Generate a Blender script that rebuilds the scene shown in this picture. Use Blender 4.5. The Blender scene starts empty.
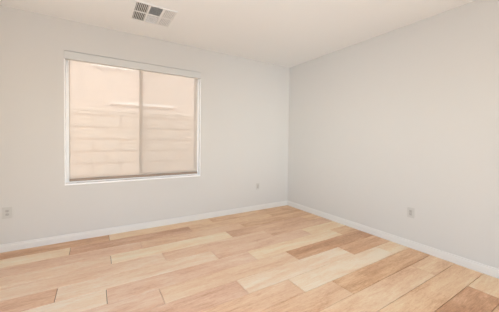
import bpy, bmesh, math, random
from mathutils import Vector, Matrix

# ------------------------------------------------------------ camera, sky, sun, lights, exposure
scene = bpy.context.scene
C = scene.collection
H = 2.74                                     # ceiling height; window wall is y = 0, right wall is x = 0

yaw, pitch, roll = 0.5568, -0.0254, 0.0125
F = Vector((math.cos(pitch)*math.sin(yaw), math.cos(pitch)*math.cos(yaw), math.sin(pitch)))
R0 = F.cross(Vector((0, 0, 1))).normalized()
U0 = R0.cross(F)
Rv = math.cos(roll)*R0 + math.sin(roll)*U0
Uv = -math.sin(roll)*R0 + math.cos(roll)*U0
cam_data = bpy.data.cameras.new('camera')
cam = bpy.data.objects.new('camera', cam_data)
C.objects.link(cam)
m = Matrix((Rv, Uv, -F)).transposed().to_4x4()
m.translation = Vector((-3.2792, -3.7966, 1.2927))
cam.matrix_world = m
cam_data.sensor_fit = 'HORIZONTAL'
cam_data.sensor_width = 36.0
cam_data.lens = 247.74/499*36.0
cam_data.shift_y = -9.47/499.0
cam_data.clip_start = 0.05
scene.camera = cam

world = bpy.data.worlds.new('sky')
scene.world = world
world.use_nodes = True
wn = world.node_tree
sky = wn.nodes.new('ShaderNodeTexSky')
sky.sky_type = 'NISHITA'
sky.sun_disc = False
sky.sun_elevation = math.radians(50)
sky.sun_rotation = math.radians(160)
bg = wn.nodes['Background']
bg.inputs['Strength'].default_value = 0.45
wn.links.new(sky.outputs[0], bg.inputs[0])

sun_d = bpy.data.lights.new('sun', 'SUN')
sun_d.energy = 14.5
sun_d.angle = math.radians(0.6)
sun_d.color = (1.0, 0.96, 0.90)
sun = bpy.data.objects.new('sun', sun_d)
C.objects.link(sun)
sun.location = (-4, -8, 12)
sun.rotation_euler = Vector((0.35, 0.36, -1.0)).to_track_quat('-Z', 'Y').to_euler()

def area(name, loc, direction, sx, sy, energy, color):
    d = bpy.data.lights.new(name, 'AREA')
    d.shape = 'RECTANGLE'
    d.size, d.size_y = sx, sy
    d.energy = energy
    d.color = color
    o = bpy.data.objects.new(name, d)
    C.objects.link(o)
    o.location = loc
    o.rotation_euler = Vector(direction).to_track_quat('-Z', 'Z').to_euler()
    return o
# added fill lamps, out of view at the openings in the back and left walls
FILL_COL = (0.855, 0.945, 1.0)
area('fill_back_opening', (-2.95, -5.42, 1.20), (0, 1, 0.2), 2.2, 2.1, 59, FILL_COL)
area('fill_side_opening', (-4.60, -3.3, 1.10), (1, 0, 1.4), 2.6, 2.0, 46, FILL_COL)
beam = area('fill_corner_beam', (-3.3, -5.35, 1.45), (3.3, 5.35, 0.25), 1.6, 1.6, 7.5, FILL_COL)  # added narrow fill beam that evens out the far corner
beam.data.spread = math.radians(42)

scene.view_settings.view_transform = 'Standard'
scene.view_settings.look = 'None'
scene.view_settings.exposure = -0.06
scene.view_settings.gamma = 1.0
scene.view_settings.use_curve_mapping = False

# ------------------------------------------------------------ helpers
def lin(r, g, b):
    f = lambda c: (c/255/12.92) if c/255 <= 0.04045 else ((c/255+0.055)/1.055)**2.4
    return (f(r), f(g), f(b), 1.0)

def mat(name, col, rough=0.6, spec=0.5, metal=0.0, bump=0.0, bscale=200.0, var=0.0):
    m = bpy.data.materials.new(name)
    m.use_nodes = True
    nt = m.node_tree
    b = nt.nodes['Principled BSDF']
    b.inputs['Base Color'].default_value = col
    b.inputs['Roughness'].default_value = rough
    b.inputs['Specular IOR Level'].default_value = spec
    b.inputs['Metallic'].default_value = metal
    tc = nt.nodes.new('ShaderNodeTexCoord')
    if var:
        n = nt.nodes.new('ShaderNodeTexNoise')
        n.inputs['Scale'].default_value = 1.7
        n.inputs['Detail'].default_value = 3
        nt.links.new(tc.outputs['Object'], n.inputs['Vector'])
        mx = nt.nodes.new('ShaderNodeMix')
        mx.data_type = 'RGBA'
        mx.inputs[6].default_value = tuple(c*(1-var) for c in col[:3]) + (1,)
        mx.inputs[7].default_value = tuple(min(1, c*(1+var)) for c in col[:3]) + (1,)
        nt.links.new(n.outputs['Fac'], mx.inputs[0])
        nt.links.new(mx.outputs[2], b.inputs['Base Color'])
    if bump:
        n = nt.nodes.new('ShaderNodeTexNoise')
        n.inputs['Scale'].default_value = bscale
        n.inputs['Detail'].default_value = 2
        nt.links.new(tc.outputs['Object'], n.inputs['Vector'])
        bp = nt.nodes.new('ShaderNodeBump')
        bp.inputs['Strength'].default_value = bump
        bp.inputs['Distance'].default_value = 0.002
        nt.links.new(n.outputs['Fac'], bp.inputs['Height'])
        nt.links.new(bp.outputs[0], b.inputs['Normal'])
    return m

def box(bm, x0, x1, y0, y1, z0, z1, bev=0.0, seg=2):
    r = bmesh.ops.create_cube(bm, size=1.0)
    vs = r['verts']
    for v in vs:
        v.co = Vector((x0 + (v.co.x+0.5)*(x1-x0), y0 + (v.co.y+0.5)*(y1-y0), z0 + (v.co.z+0.5)*(z1-z0)))
    if bev:
        es = list({e for v in vs for e in v.link_edges})
        bmesh.ops.bevel(bm, geom=es, offset=bev, segments=seg, affect='EDGES', profile=0.5)

def obj(name, bm, material, parent=None, smooth=False):
    me = bpy.data.meshes.new(name)
    bmesh.ops.recalc_face_normals(bm, faces=bm.faces)
    bm.to_mesh(me)
    bm.free()
    me.materials.append(material)
    if smooth:
        for p in me.polygons:
            p.use_smooth = True
    o = bpy.data.objects.new(name, me)
    C.objects.link(o)
    if parent:
        o.parent = parent
    return o

def boxo(name, dims, material, parent=None, bev=0.0, seg=2):
    bm = bmesh.new()
    box(bm, *dims, bev=bev, seg=seg)
    return obj(name, bm, material, parent)

def struct(o):
    o['kind'] = 'structure'
    return o

def thing(name, label, cat, loc=(0, 0, 0), group=None):
    o = bpy.data.objects.new(name, None)
    C.objects.link(o)
    o.location = loc
    o.empty_display_size = 0.1
    o['label'] = label
    o['category'] = cat
    if group:
        o['group'] = group
    return o

# ------------------------------------------------------------ materials
M_wall = mat('wall_paint', lin(212, 208, 203), 0.75, 0.25, bump=0.04, bscale=120, var=0.006)
M_ceil = mat('ceiling_paint', lin(240, 239, 237), 0.85, 0.2, bump=0.04, bscale=90, var=0.006)
M_trim = mat('trim_paint', lin(224, 220, 215), 0.35, 0.5)
M_vinyl = mat('white_vinyl', lin(253, 253, 253), 0.35, 0.5)
M_almond = mat('almond_vinyl', lin(176, 150, 132), 0.4, 0.4)
M_plate = mat('outlet_plastic', lin(200, 196, 190), 0.35, 0.5)
M_recep = mat('receptacle_plastic', lin(182, 177, 171), 0.35, 0.5)
M_slot = mat('slot_dark', lin(110, 102, 96), 0.6)
M_screw = mat('screw_metal', lin(190, 188, 184), 0.35, 0.5, metal=0.6)
M_ventw = mat('vent_white', lin(238, 236, 233), 0.45, 0.4)
M_duct = mat('duct_dark', lin(84, 82, 80), 0.8)
M_rail = mat('taupe_rail', lin(158, 140, 125), 0.5, 0.4)
M_cass = mat('cassette_white', lin(210, 208, 204), 0.5, 0.4)
M_stucco = mat('peach_stucco', lin(219, 198, 184), 0.95, 0.1, bump=0.6, bscale=60, var=0.05)
M_tile = mat('pale_clay_tile', lin(252, 248, 242), 0.8, 0.2, var=0.05)
M_dirt = mat('gravel', lin(190, 165, 140), 0.95, 0.1, bump=0.8, bscale=80, var=0.15)
M_cap = mat('cap_block', lin(240, 224, 212), 0.95, 0.1, bump=0.4, bscale=60, var=0.04)

def wood_material():
    m = bpy.data.materials.new('wood_plank')
    m.use_nodes = True
    nt = m.node_tree
    N, L = nt.nodes, nt.links
    b = N['Principled BSDF']
    at = N.new('ShaderNodeAttribute'); at.attribute_name = 'plank'
    rn = N.new('ShaderNodeAttribute'); rn.attribute_name = 'seed'
    tc = N.new('ShaderNodeTexCoord')
    off = N.new('ShaderNodeVectorMath'); off.operation = 'ADD'
    sc = N.new('ShaderNodeVectorMath'); sc.operation = 'SCALE'; sc.inputs['Scale'].default_value = 37.0
    L.new(rn.outputs['Color'], sc.inputs[0])
    L.new(tc.outputs['Object'], off.inputs[0]); L.new(sc.outputs[0], off.inputs[1])
    def noise(sx, sy, scale, detail, rough=0.55, dist=0.0):
        mp = N.new('ShaderNodeMapping')
        mp.inputs['Scale'].default_value = (sx, sy, 1)
        L.new(off.outputs[0], mp.inputs['Vector'])
        n = N.new('ShaderNodeTexNoise')
        n.inputs['Scale'].default_value = scale
        n.inputs['Detail'].default_value = detail
        n.inputs['Roughness'].default_value = rough
        n.inputs['Distortion'].default_value = dist
        L.new(mp.outputs[0], n.inputs['Vector'])
        return n
    broad = noise(1.0, 5.0, 1.6, 3, 0.5, 0.6)       # long tonal bands in a plank
    grain = noise(1.0, 9.0, 5.5, 5, 0.70, 1.2)     # streaks
    fine = noise(1.0, 4.0, 30.0, 4, 0.75)
    def rng(n, a, c, lo, hi):
        r = N.new('ShaderNodeMapRange')
        r.inputs['From Min'].default_value = a; r.inputs['From Max'].default_value = c
        r.inputs['To Min'].default_value = lo; r.inputs['To Max'].default_value = hi
        L.new(n.outputs['Fac'], r.inputs['Value'])
        return r
    # tone factor
    r1 = rng(broad, 0.3, 0.7, -0.16, 0.16)
    r2 = rng(grain, 0.3, 0.7, -0.17, 0.17)
    r3 = rng(fine, 0.3, 0.7, -0.12, 0.12)
    a1 = N.new('ShaderNodeMath'); a1.operation = 'ADD'
    a2 = N.new('ShaderNodeMath'); a2.operation = 'ADD'
    L.new(r1.outputs[0], a1.inputs[0]); L.new(r2.outputs[0], a1.inputs[1])
    L.new(a1.outputs[0], a2.inputs[0]); L.new(r3.outputs[0], a2.inputs[1])
    sep = N.new('ShaderNodeSeparateColor')
    L.new(at.outputs['Color'], sep.inputs[0])
    a3 = N.new('ShaderNodeMath'); a3.operation = 'ADD'; a3.use_clamp = True
    L.new(a2.outputs[0], a3.inputs[0]); L.new(sep.outputs[0], a3.inputs[1])
    ramp = N.new('ShaderNodeValToRGB')
    e = ramp.color_ramp.elements
    e[0].position = 0.0; e[0].color = lin(180, 130, 92)
    e[1].position = 1.0; e[1].color = lin(248, 234, 212)
    for p, c in ((0.25, (209, 161, 123)), (0.5, (233, 195, 160)), (0.75, (243, 217, 186))):
        k = e.new(p); k.color = lin(*c)
    L.new(a3.outputs[0], ramp.inputs[0])
    # hue: green channel of the attribute swings from orange (0) to pinkish (1)
    mx = N.new('ShaderNodeMix'); mx.data_type = 'RGBA'; mx.blend_type = 'MULTIPLY'
    mx.inputs[0].default_value = 1.0
    hue = N.new('ShaderNodeMix'); hue.data_type = 'RGBA'
    hue.inputs[6].default_value = (1.03, 1.0, 0.90, 1)
    hue.inputs[7].default_value = (1.0, 0.970, 1.03, 1)
    L.new(sep.outputs[1], hue.inputs[0])
    L.new(ramp.outputs[0], mx.inputs[6]); L.new(hue.outputs[2], mx.inputs[7])
    L.new(mx.outputs[2], b.inputs['Base Color'])
    rr = rng(grain, 0.3, 0.7, 0.40, 0.50)
    L.new(rr.outputs[0], b.inputs['Roughness'])
    b.inputs['Specular IOR Level'].default_value = 0.8
    bp = N.new('ShaderNodeBump')
    bp.inputs['Strength'].default_value = 0.15
    bp.inputs['Distance'].default_value = 0.001
    L.new(grain.outputs['Fac'], bp.inputs['Height'])
    L.new(bp.outputs[0], b.inputs['Normal'])
    return m
M_wood = wood_material()

def block_material():
    m = bpy.data.materials.new('peach_block')
    m.use_nodes = True
    nt = m.node_tree
    N, L = nt.nodes, nt.links
    b = N['Principled BSDF']
    tc = N.new('ShaderNodeTexCoord')
    sp = N.new('ShaderNodeSeparateXYZ'); L.new(tc.outputs['Object'], sp.inputs[0])
    cb = N.new('ShaderNodeCombineXYZ')
    L.new(sp.outputs['X'], cb.inputs['X']); L.new(sp.outputs['Z'], cb.inputs['Y'])
    br = N.new('ShaderNodeTexBrick')
    br.inputs['Scale'].default_value = 1.0
    br.inputs['Brick Width'].default_value = 0.4064
    br.inputs['Row Height'].default_value = 0.1990
    br.inputs['Mortar Size'].default_value = 0.017
    br.inputs['Mortar Smooth'].default_value = 0.3
    br.inputs['Color1'].default_value = lin(230, 210, 198)
    br.inputs['Color2'].default_value = lin(240, 219, 205)
    br.inputs['Mortar'].default_value = lin(198, 166, 148)
    L.new(cb.outputs[0], br.inputs['Vector'])
    L.new(br.outputs['Color'], b.inputs['Base Color'])
    bp = N.new('ShaderNodeBump'); bp.inputs['Strength'].default_value = 0.5; bp.inputs['Distance'].default_value = 0.01
    bp.invert = True
    L.new(br.outputs['Fac'], bp.inputs['Height']); L.new(bp.outputs[0], b.inputs['Normal'])
    b.inputs['Roughness'].default_value = 0.95
    b.inputs['Specular IOR Level'].default_value = 0.1
    return m
M_block = block_material()

def fabric_material():
    """solar screen cloth: part of the light passes straight, part is scattered"""
    m = bpy.data.materials.new('screen_fabric')
    m.use_nodes = True
    nt = m.node_tree
    N, L = nt.nodes, nt.links
    N.remove(N['Principled BSDF'])
    out = N['Material Output']
    tr = N.new('ShaderNodeBsdfTransparent'); tr.inputs[0].default_value = (0.92, 0.92, 0.92, 1)
    tl = N.new('ShaderNodeBsdfTranslucent'); tl.inputs[0].default_value = lin(243, 238, 231)
    df = N.new('ShaderNodeBsdfDiffuse'); df.inputs[0].default_value = lin(243, 238, 231)
    m1 = N.new('ShaderNodeMixShader'); m1.inputs[0].default_value = 0.5
    L.new(tl.outputs[0], m1.inputs[1]); L.new(df.outputs[0], m1.inputs[2])
    m2 = N.new('ShaderNodeMixShader'); m2.inputs[0].default_value = 0.52
    L.new(tr.outputs[0], m2.inputs[1]); L.new(m1.outputs[0], m2.inputs[2])
    L.new(m2.outputs[0], out.inputs['Surface'])
    return m
M_fabric = fabric_material()

def mesh_screen_material():
    m = bpy.data.materials.new('insect_mesh')
    m.use_nodes = True
    nt = m.node_tree
    N, L = nt.nodes, nt.links
    N.remove(N['Principled BSDF'])
    tr = N.new('ShaderNodeBsdfTransparent')
    df = N.new('ShaderNodeBsdfDiffuse'); df.inputs[0].default_value = lin(150, 146, 142)
    mx = N.new('ShaderNodeMixShader'); mx.inputs[0].default_value = 0.08
    L.new(tr.outputs[0], mx.inputs[1]); L.new(df.outputs[0], mx.inputs[2])
    L.new(mx.outputs[0], N['Material Output'].inputs['Surface'])
    return m
M_screen = mesh_screen_material()

def glass_material():
    m = bpy.data.materials.new('window_glass')
    m.use_nodes = True
    nt = m.node_tree
    N, L = nt.nodes, nt.links
    N.remove(N['Principled BSDF'])
    tr = N.new('ShaderNodeBsdfTransparent'); tr.inputs[0].default_value = (0.93, 0.95, 0.94, 1)
    gl = N.new('ShaderNodeBsdfGlossy'); gl.inputs['Roughness'].default_value = 0.02
    fr = N.new('ShaderNodeFresnel'); fr.inputs[0].default_value = 1.45
    mx = N.new('ShaderNodeMixShader')
    L.new(fr.outputs[0], mx.inputs[0]); L.new(tr.outputs[0], mx.inputs[1]); L.new(gl.outputs[0], mx.inputs[2])
    L.new(mx.outputs[0], N['Material Output'].inputs['Surface'])
    return m
M_glass = glass_material()

# ------------------------------------------------------------ room shell
XL, YB = -4.62, -5.45           # left wall and back wall faces
T = 0.15
OX0, OX1, OZ0, OZ1 = -3.602, -1.845, 0.705, 2.364      # window opening

def wall_with_hole(name, axis, face, out, a0, a1, h0, h1, z0, z1, material):
    """wall slab between face and out along axis, spanning a0..a1, hole h0..h1 x z0..z1"""
    bm = bmesh.new()
    for (p0, p1, q0, q1) in ((a0, h0, 0, H), (h1, a1, 0, H), (h0, h1, z1, H), (h0, h1, 0, z0)):
        if p1-p0 < 1e-4 or q1-q0 < 1e-4:
            continue
        if axis == 'y':
            box(bm, p0, p1, min(face, out), max(face, out), q0, q1)
        else:
            box(bm, min(face, out), max(face, out), p0, p1, q0, q1)
    bmesh.ops.remove_doubles(bm, verts=bm.verts, dist=1e-5)
    return struct(obj(name, bm, material))

wall_with_hole('wall_window', 'y', 0, T, XL-T, T, OX0, OX1, OZ0, OZ1, M_wall)
struct(boxo('wall_right', (0, T, YB-T, 0, 0, H), M_wall))
wall_with_hole('wall_back', 'y', YB, YB-T, XL-T, T, -4.10, -1.80, 0.0, 2.28, M_wall)
wall_with_hole('wall_left', 'x', XL, XL-T, YB, 0, -4.65, -1.95, 0.0, 2.18, M_wall)
struct(boxo('ceiling', (XL-T, T, YB-T, T, H, H+0.15), M_ceil))

# floor: planks run along x, 9 in wide, 1.42 m long, each with its own tone; some left ones painted lighter for window sheen
PW, PL, Y0 = 0.2288, 1.418, 0.003
rnd = random.Random(4)
# row: (one joint x, {plank index counted from that joint, 0 = plank to its right: (tone, hue)})
rows = {
    0: (-3.129, {-1: (.34, .25), 0: (.62, .1), 1: (.44, .1), 2: (.44, .05)}),
    1: (-3.530, {-1: (.78, .3), 0: (.34, .8), 1: (.50, .2), 2: (.42, .1)}),
    2: (-2.803, {-2: (.48, .8), -1: (.52, .9), 0: (.56, .5), 1: (.42, .2)}),
    3: (-3.140, {-1: (.68, .7), 0: (.86, .2), 1: (.42, .6), 2: (.45, .1)}),
    4: (-2.640, {-2: (.70, .6), -1: (.70, .7), 0: (.62, .7), 1: (.44, .6)}),
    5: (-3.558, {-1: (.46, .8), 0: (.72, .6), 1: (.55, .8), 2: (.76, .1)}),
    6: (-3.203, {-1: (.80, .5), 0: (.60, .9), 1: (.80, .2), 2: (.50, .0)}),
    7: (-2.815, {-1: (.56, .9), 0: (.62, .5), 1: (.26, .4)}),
    8: (-2.180, {-1: (.44, 1.), 0: (.80, .5), 1: (.38, .3)}),
    9: (-1.755, {-1: (.56, .5), 0: (.86, .4), 1: (.76, .2)}),
    10: (-1.420, {-1: (.47, .4), 0: (.39, .1)}),
    11: (-0.470, {-1: (.58, .3), 0: (.50, .2)}),
    12: (-1.440, {-1: (.55, .3), 0: (.50, .1)}),
    13: (-1.838, {-1: (.5, .4), 0: (.20, .4), 1: (.62, .1)}),
    14: (-1.300, {-1: (.5, .4), 0: (.34, .4)}),
}
bm = bmesh.new()
lc = bm.loops.layers.float_color.new('plank')
ls = bm.loops.layers.float_color.new('seed')
g = 0.0021
nrow = int((-YB)/PW)+2
for k in range(nrow):
    ya, yb = Y0 - k*PW, Y0 - (k+1)*PW
    if k == 0:
        ya = 0.0
    yb = max(yb, YB)
    if ya - yb < 0.01:
        continue
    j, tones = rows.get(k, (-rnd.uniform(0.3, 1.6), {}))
    n0 = math.floor((XL - j)/PL)
    i = n0
    while j + i*PL < 0:
        xa, xb = max(j + i*PL, XL), min(j + (i+1)*PL, 0.0)
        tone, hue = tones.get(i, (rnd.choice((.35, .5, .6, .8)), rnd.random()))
        i += 1
        if xb - xa < 0.004:
            continue
        s = (rnd.random(), rnd.random(), rnd.random(), 1)
        x0, x1, y1, y0 = xa + g, xb - g, ya - g, yb + g
        # top face with a tiny sloped arris round it, dropping to the joint
        b_ = 0.0016; dz = -0.0016
        top = [bm.verts.new((x, y, 0)) for x, y in ((x0+b_, y0+b_), (x1-b_, y0+b_), (x1-b_, y1-b_), (x0+b_, y1-b_))]
        mid = [bm.verts.new((x, y, dz)) for x, y in ((x0, y0), (x1, y0), (x1, y1), (x0, y1))]
        low = [bm.verts.new((x, y, -0.012)) for x, y in ((x0, y0), (x1, y0), (x1, y1), (x0, y1))]
        fs = [bm.faces.new(top)]
        for a in range(4):
            c = (a+1) % 4
            fs.append(bm.faces.new((mid[a], mid[c], top[c], top[a])))
            fs.append(bm.faces.new((low[a], low[c], mid[c], mid[a])))
        fs.append(bm.faces.new(low[::-1]))
        for f in fs:
            for l in f.loops:
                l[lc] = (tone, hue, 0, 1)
                l[ls] = s
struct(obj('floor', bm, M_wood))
struct(boxo('trim_1', (XL-T, T, YB-T, T, -0.16, -0.0121), mat('subfloor', lin(70, 50, 38), 0.9)))

def baseboard(name, pts_fn, length_axis, a0, a1):
    # profile: (distance from wall, height)
    prof = [(0, 0), (0.014, 0), (0.014, 0.064), (0.0115, 0.069), (0.0095, 0.073), (0.0095, 0.083), (0.0075, 0.088), (0, 0.089)]
    bm = bmesh.new()
    ra = [bm.verts.new(pts_fn(a0, d, z)) for d, z in prof]
    rb = [bm.verts.new(pts_fn(a1, d, z)) for d, z in prof]
    n = len(prof)
    for i in range(n):
        bm.faces.new((ra[i], ra[(i+1) % n], rb[(i+1) % n], rb[i]))
    bm.faces.new(ra[::-1]); bm.faces.new(rb)
    return struct(obj(name, bm, M_trim))
baseboard('baseboard_window', lambda a, d, z: (a, -d, z+0.0005), 'x', XL, -0.0)
baseboard('baseboard_right', lambda a, d, z: (-d, a, z+0.0005), 'y', YB, -0.014)
baseboard('baseboard_left', lambda a, d, z: (XL+d, a, z+0.0005), 'y', -1.95, -0.014)

# ------------------------------------------------------------ window in the window wall
win = bpy.data.objects.new('window_1', None)
C.objects.link(win)
win.location = ((OX0+OX1)/2, 0.1, OZ0)
win['kind'] = 'structure'
wx, wy, wz = win.location
def wbox(name, d, material, parent=win, bev=0.0):
    off = Vector(win.location)
    bm = bmesh.new()
    for q in (d if isinstance(d, list) else [d]):
        box(bm, q[0]-wx, q[1]-wx, q[2]-wy, q[3]-wy, q[4]-wz, q[5]-wz, bev=bev)
    return obj(name, bm, material, parent)
A0, A1, B0, B1 = OX0, OX1, OZ0+0.019, OZ1
fw = 0.042
wbox('window_frame', [(A0, A0+fw, 0.075, 0.145, B0, B1), (A1-fw, A1, 0.075, 0.145, B0, B1),
                      (A0+fw, A1-fw, 0.075, 0.145, B1-fw, B1), (A0+fw, A1-fw, 0.075, 0.145, B0, B0+fw)], M_vinyl, bev=0.003)
MX = -2.715
def sash(x0, x1, y0, y1, sl, sr):
    s = 0.014
    z0, z1 = B0+fw, B1-fw
    f = wbox('sash', [(x0, x0+sl, y0, y1, z0, z1), (x1-sr, x1, y0, y1, z0, z1),
                      (x0+sl, x1-sr, y0, y1, z0, z0+s), (x0+sl, x1-sr, y0, y1, z1-s, z1)], M_almond, bev=0.002)
    ym = (y0+y1)/2
    wbox('glass_pane', (x0+sl-0.004, x1-sr+0.004, ym-0.002, ym+0.002, z0+s-0.004, z1-s+0.004), M_glass, f)
    return f
sash(A0+fw, MX+0.020, 0.082, 0.104, 0.012, 0.044)
sash(MX-0.020, A1-fw, 0.108, 0.130, 0.044, 0.016)
scr = wbox('screen_frame', [(MX-0.010, MX+0.010, 0.132, 0.142, B0+fw, B1-fw), (A1-fw-0.018, A1-fw, 0.132, 0.142, B0+fw, B1-fw),
                            (MX+0.010, A1-fw-0.018, 0.132, 0.142, B0+fw, B0+fw+0.018),
                            (MX+0.010, A1-fw-0.018, 0.132, 0.142, B1-fw-0.018, B1-fw)], M_rail)
wbox('insect_screen', (MX+0.008, A1-fw-0.016, 0.1365, 0.1372, B0+fw+0.016, B1-fw-0.016), M_screen, scr)
wbox('window_sill', (OX0-0.0, OX1+0.0, -0.012, 0.075, OZ0, OZ0+0.019), M_vinyl, bev=0.003)
for q0, q1 in ((OX0, OX0+0.009), (OX1-0.009, OX1)):
    wbox('lit_reveal_strip', (q0, q1, -0.003, 0.075, B0, 2.262), M_vinyl)  # added white strips, standing in for reveals brightened by backlight

# ------------------------------------------------------------ roller shade
shade = thing('roller_shade', 'lowered peach-lit translucent roller shade with flat white cassette in the window', 'window shade', (-2.7235, 0.04, OZ1))
sx, sy, sz = shade.location
def sbox(name, d, material, parent=shade, bev=0.0, seg=2):
    bm = bmesh.new()
    box(bm, d[0]-sx, d[1]-sx, d[2]-sy, d[3]-sy, d[4]-sz, d[5]-sz, bev=bev, seg=seg)
    return obj(name, bm, material, parent)
sbox('cassette', (OX0+0.0005, OX1-0.0005, -0.016, 0.052, 2.262, 2.3575), M_cass, bev=0.004)
FX0, FX1, FY = -3.556, -1.892, 0.014
sbox('fabric', (FX0, FX1, FY, FY+0.0008, 0.776, 2.275), M_fabric)
sbox('bottom_rail', (FX0, FX1, FY-0.010, FY+0.012, 0.748, 0.780), M_rail, bev=0.005, seg=3)

# ------------------------------------------------------------ electrical outlets
def outlet(loc, rotz, label, w, h, duplex):
    t = thing('wall_outlet', label, 'outlet', loc, 'white electrical outlets low on the walls')
    t.rotation_euler = (0, 0, rotz)
    # local frame: plate in the xz plane, room side is -y
    bm = bmesh.new(); box(bm, -w/2, w/2, -0.006, 0.0, -h/2, h/2, bev=0.0025, seg=2)
    obj('cover_plate', bm, M_plate, t)
    if duplex == 'round':
        for zc in (-0.0195, 0.0195):
            bm = bmesh.new()
            pts = []
            for a in range(32):
                an = 2*math.pi*a/32
                pts.append((0.0172*math.cos(an), max(-0.0142, min(0.0142, 0.0172*math.sin(an)))+zc))
            f0 = [bm.verts.new((x, -0.0055, z)) for x, z in pts]
            f1 = [bm.verts.new((x, -0.0085, z)) for x, z in pts]
            for a in range(32):
                bm.faces.new((f0[a], f0[(a+1) % 32], f1[(a+1) % 32], f1[a]))
            bm.faces.new(f1); bm.faces.new(f0[::-1])
            r = obj('receptacle', bm, M_recep, t)
            bm = bmesh.new()
            box(bm, -0.0075, -0.0055, -0.0092, -0.0084, zc-0.001, zc+0.008)
            box(bm, 0.0055, 0.0075, -0.0092, -0.0084, zc-0.0005, zc+0.007)
            box(bm, -0.0022, 0.0022, -0.0092, -0.0084, zc-0.0095, zc-0.005)
            obj('socket_slots', bm, M_slot, r)
        bm = bmesh.new()
        bmesh.ops.create_cone(bm, cap_ends=True, segments=16, radius1=0.0032, radius2=0.0028, depth=0.002,
                              matrix=Matrix.Translation((0, -0.0068, 0)) @ Matrix.Rotation(math.pi/2, 4, 'X'))
        obj('screw', bm, M_screw, t)
    else:
        bm = bmesh.new(); box(bm, -0.0165, 0.0165, -0.009, -0.0055, -0.0335, 0.0335, bev=0.001, seg=1)
        r = obj('receptacle', bm, M_recep, t)
        for zc in (-0.0185, 0.0185):
            bm = bmesh.new()
            box(bm, -0.0075, -0.0055, -0.0097, -0.0089, zc-0.001, zc+0.008)
            box(bm, 0.0055, 0.0075, -0.0097, -0.0089, zc-0.0005, zc+0.007)
            box(bm, -0.0022, 0.0022, -0.0097, -0.0089, zc-0.0095, zc-0.005)
            obj('socket_slots', bm, M_slot, r)
        for zc in (-0.046, 0.046):
            bm = bmesh.new()
            bmesh.ops.create_cone(bm, cap_ends=True, segments=16, radius1=0.0028, radius2=0.0024, depth=0.002,
                                  matrix=Matrix.Translation((0, -0.0068, zc)) @ Matrix.Rotation(math.pi/2, 4, 'X'))
            obj('screw', bm, M_screw, t)
    return t
outlet((-4.125, 0, 0.441), 0, 'white wall outlet low on the window wall at the far left', 0.083, 0.130, 'round')
outlet((-0.726, 0, 0.443), 0, 'small white outlet on the window wall between the window and room corner', 0.072, 0.118, 'decora')
outlet((0, -2.288, 0.432), -math.pi/2, 'white outlet on the plain right wall without a window', 0.080, 0.124, 'decora')

# ------------------------------------------------------------ ceiling air vent
VX0, VX1, VY0, VY1 = -2.920, -2.474, -0.935, -0.480
vx, vy = (VX0+VX1)/2, (VY0+VY1)/2
vent = thing('air_vent', 'white rectangular ceiling air vent with six louvred sections above the window', 'vent', (vx, vy, H))
W2, D2 = (VX1-VX0)/2, (VY1-VY0)/2
fr = 0.017; bar = 0.018; zf0, zf1 = -0.010, -0.0002
cols = []
iw = (2*W2 - 2*fr - 2*bar)/3
for c in range(3):
    cols.append((-W2+fr + c*(iw+bar), -W2+fr + c*(iw+bar) + iw))
ih = (2*D2 - 2*fr - bar)/2
rws = [(-D2+fr, -D2+fr+ih), (D2-fr-ih, D2-fr)]
bm = bmesh.new()
box(bm, -W2, -W2+fr, -D2, D2, zf0, zf1, bev=0.003); box(bm, W2-fr, W2, -D2, D2, zf0, zf1, bev=0.003)
box(bm, -W2+fr-0.003, W2-fr+0.003, -D2, -D2+fr, zf0, zf1, bev=0.003); box(bm, -W2+fr-0.003, W2-fr+0.003, D2-fr, D2, zf0, zf1, bev=0.003)
vf = obj('vent_frame', bm, M_ventw, vent)
bm = bmesh.new()
for c in range(2):
    box(bm, cols[c][1], cols[c+1][0], -D2+fr, D2-fr, zf0, zf1)
box(bm, -W2+fr, W2-fr, rws[0][1], rws[1][0], zf0+0.001, zf1)
obj('divider', bm, M_ventw, vf)
boxo('duct_back', (-W2+0.01, W2-0.01, -D2+0.01, D2-0.01, -0.0012, -0.0002), M_duct, vent)
def louvres(cx0, cx1, cy0, cy1, along, sgn, w, zb=-0.0096):
    bm = bmesh.new()
    pitch = 0.0170
    if along == 'y':
        n = int((cx1-cx0)/pitch)
        for i in range(n):
            x = cx0 + (i+0.5)*(cx1-cx0)/n
            a = Vector((x - sgn*w, 0, -0.0018)); b = Vector((x + sgn*w, 0, zb))
            t = Vector((0.0006, 0, 0.0005*sgn))
            v = [bm.verts.new((p.x, yy, p.z)) for yy in (cy0, cy1) for p in (a-t, b-t, b+t, a+t)]
            for q in ((0, 1, 2, 3), (7, 6, 5, 4), (0, 4, 5, 1), (1, 5, 6, 2), (2, 6, 7, 3), (3, 7, 4, 0)):
                bm.faces.new([v[k] for k in q])
    else:
        n = int((cy1-cy0)/pitch)
        for i in range(n):
            y = cy0 + (i+0.5)*(cy1-cy0)/n
            a = Vector((0, y - sgn*w, -0.0018)); b = Vector((0, y + sgn*w, zb))
            t = Vector((0, 0.0006, 0.0005*sgn))
            v = [bm.verts.new((xx, p.y, p.z)) for xx in (cx0, cx1) for p in (a-t, b-t, b+t, a+t)]
            for q in ((0, 1, 2, 3), (7, 6, 5, 4), (0, 4, 5, 1), (1, 5, 6, 2), (2, 6, 7, 3), (3, 7, 4, 0)):
                bm.faces.new([v[k] for k in q])
    return obj('louvre_section', bm, M_ventw, vent)
for r in range(2):
    louvres(*cols[0], *rws[r], 'y', -1, 0.0046)
    louvres(*cols[2], *rws[r], 'y', 1, 0.0056)
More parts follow.
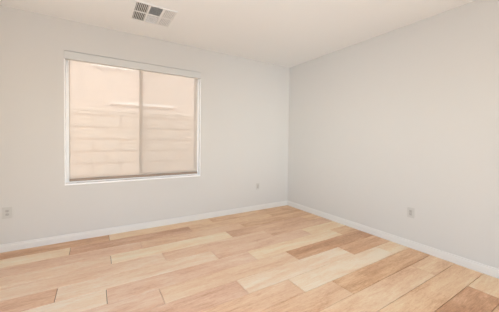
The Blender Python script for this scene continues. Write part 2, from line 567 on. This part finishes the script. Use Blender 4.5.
louvres(*cols[1], *rws[0], 'x', -1, 0.0050)
louvres(*cols[1], *rws[1], 'x', 1, 0.0018, -0.0062)

# ------------------------------------------------------------ outside the window
gd = struct(boxo('ground', (-9, 5, T, 9, -0.22, -0.12), M_dirt))
WT = 1.790                                          # top of the block wall, its room-side face at y = 1.0
bwall = thing('block_wall', 'sunlit peach block wall seen through the lowered shade', 'garden wall', (-2.7, 1.1, -0.12))
bm = bmesh.new(); box(bm, -4.3, 5.7, -0.1, 0.1, 0.0, WT+0.12-0.05)
bl = obj('block_courses', bm, M_block, bwall)
bm = bmesh.new(); box(bm, -4.3, 5.7, -0.104, 0.104, WT+0.12-0.05, WT+0.12, bev=0.006)
obj('cap_course', bm, M_cap, bwall)

house = thing('neighbour_house', 'peach stucco house wall rising behind the block wall, seen through the shade', 'house', (-2.7, 3.4, -0.12))
boxo('stucco_wall', (-5, 6, 0.0, 0.3, 0.0, 5.6), M_stucco, house)
# low tiled eave on the near face of the house: barrel tiles with pale ends
bm = bmesh.new()
TW = 0.235
ex0, ex1, ez = -3.36+2.7, -2.42+2.7, 3.035+0.12
n = int(round((ex1-ex0)/TW))
for i in range(n):
    xc = ex0 + (i+0.5)*(ex1-ex0)/n
    r = (ex1-ex0)/n/2*0.86
    ring0, ring1 = [], []
    for k in range(11):
        a = math.pi*k/10
        ring0.append((xc + r*math.cos(a), 0.62*r*math.sin(a)))
    ringi = [(xc + (x-xc)*0.7, z*0.7) for x, z in ring0][::-1]
    prof = ring0 + ringi
    f = [bm.verts.new((x, -0.03, ez + z)) for x, z in prof]
    bk = [bm.verts.new((x, 0.0, ez + z + 0.06)) for x, z in prof]
    m_ = len(prof)
    for k in range(m_):
        bm.faces.new((f[k], f[(k+1) % m_], bk[(k+1) % m_], bk[k]))
    for k in range(10):
        bm.faces.new((f[k], f[k+1], f[m_-2-k], f[m_-1-k]))
obj('eave_tiles', bm, M_tile, house)
boxo('trim_band', (-0.27, 1.31, -0.03, 0.0, 2.29, 2.35), M_tile, house, bev=0.01)
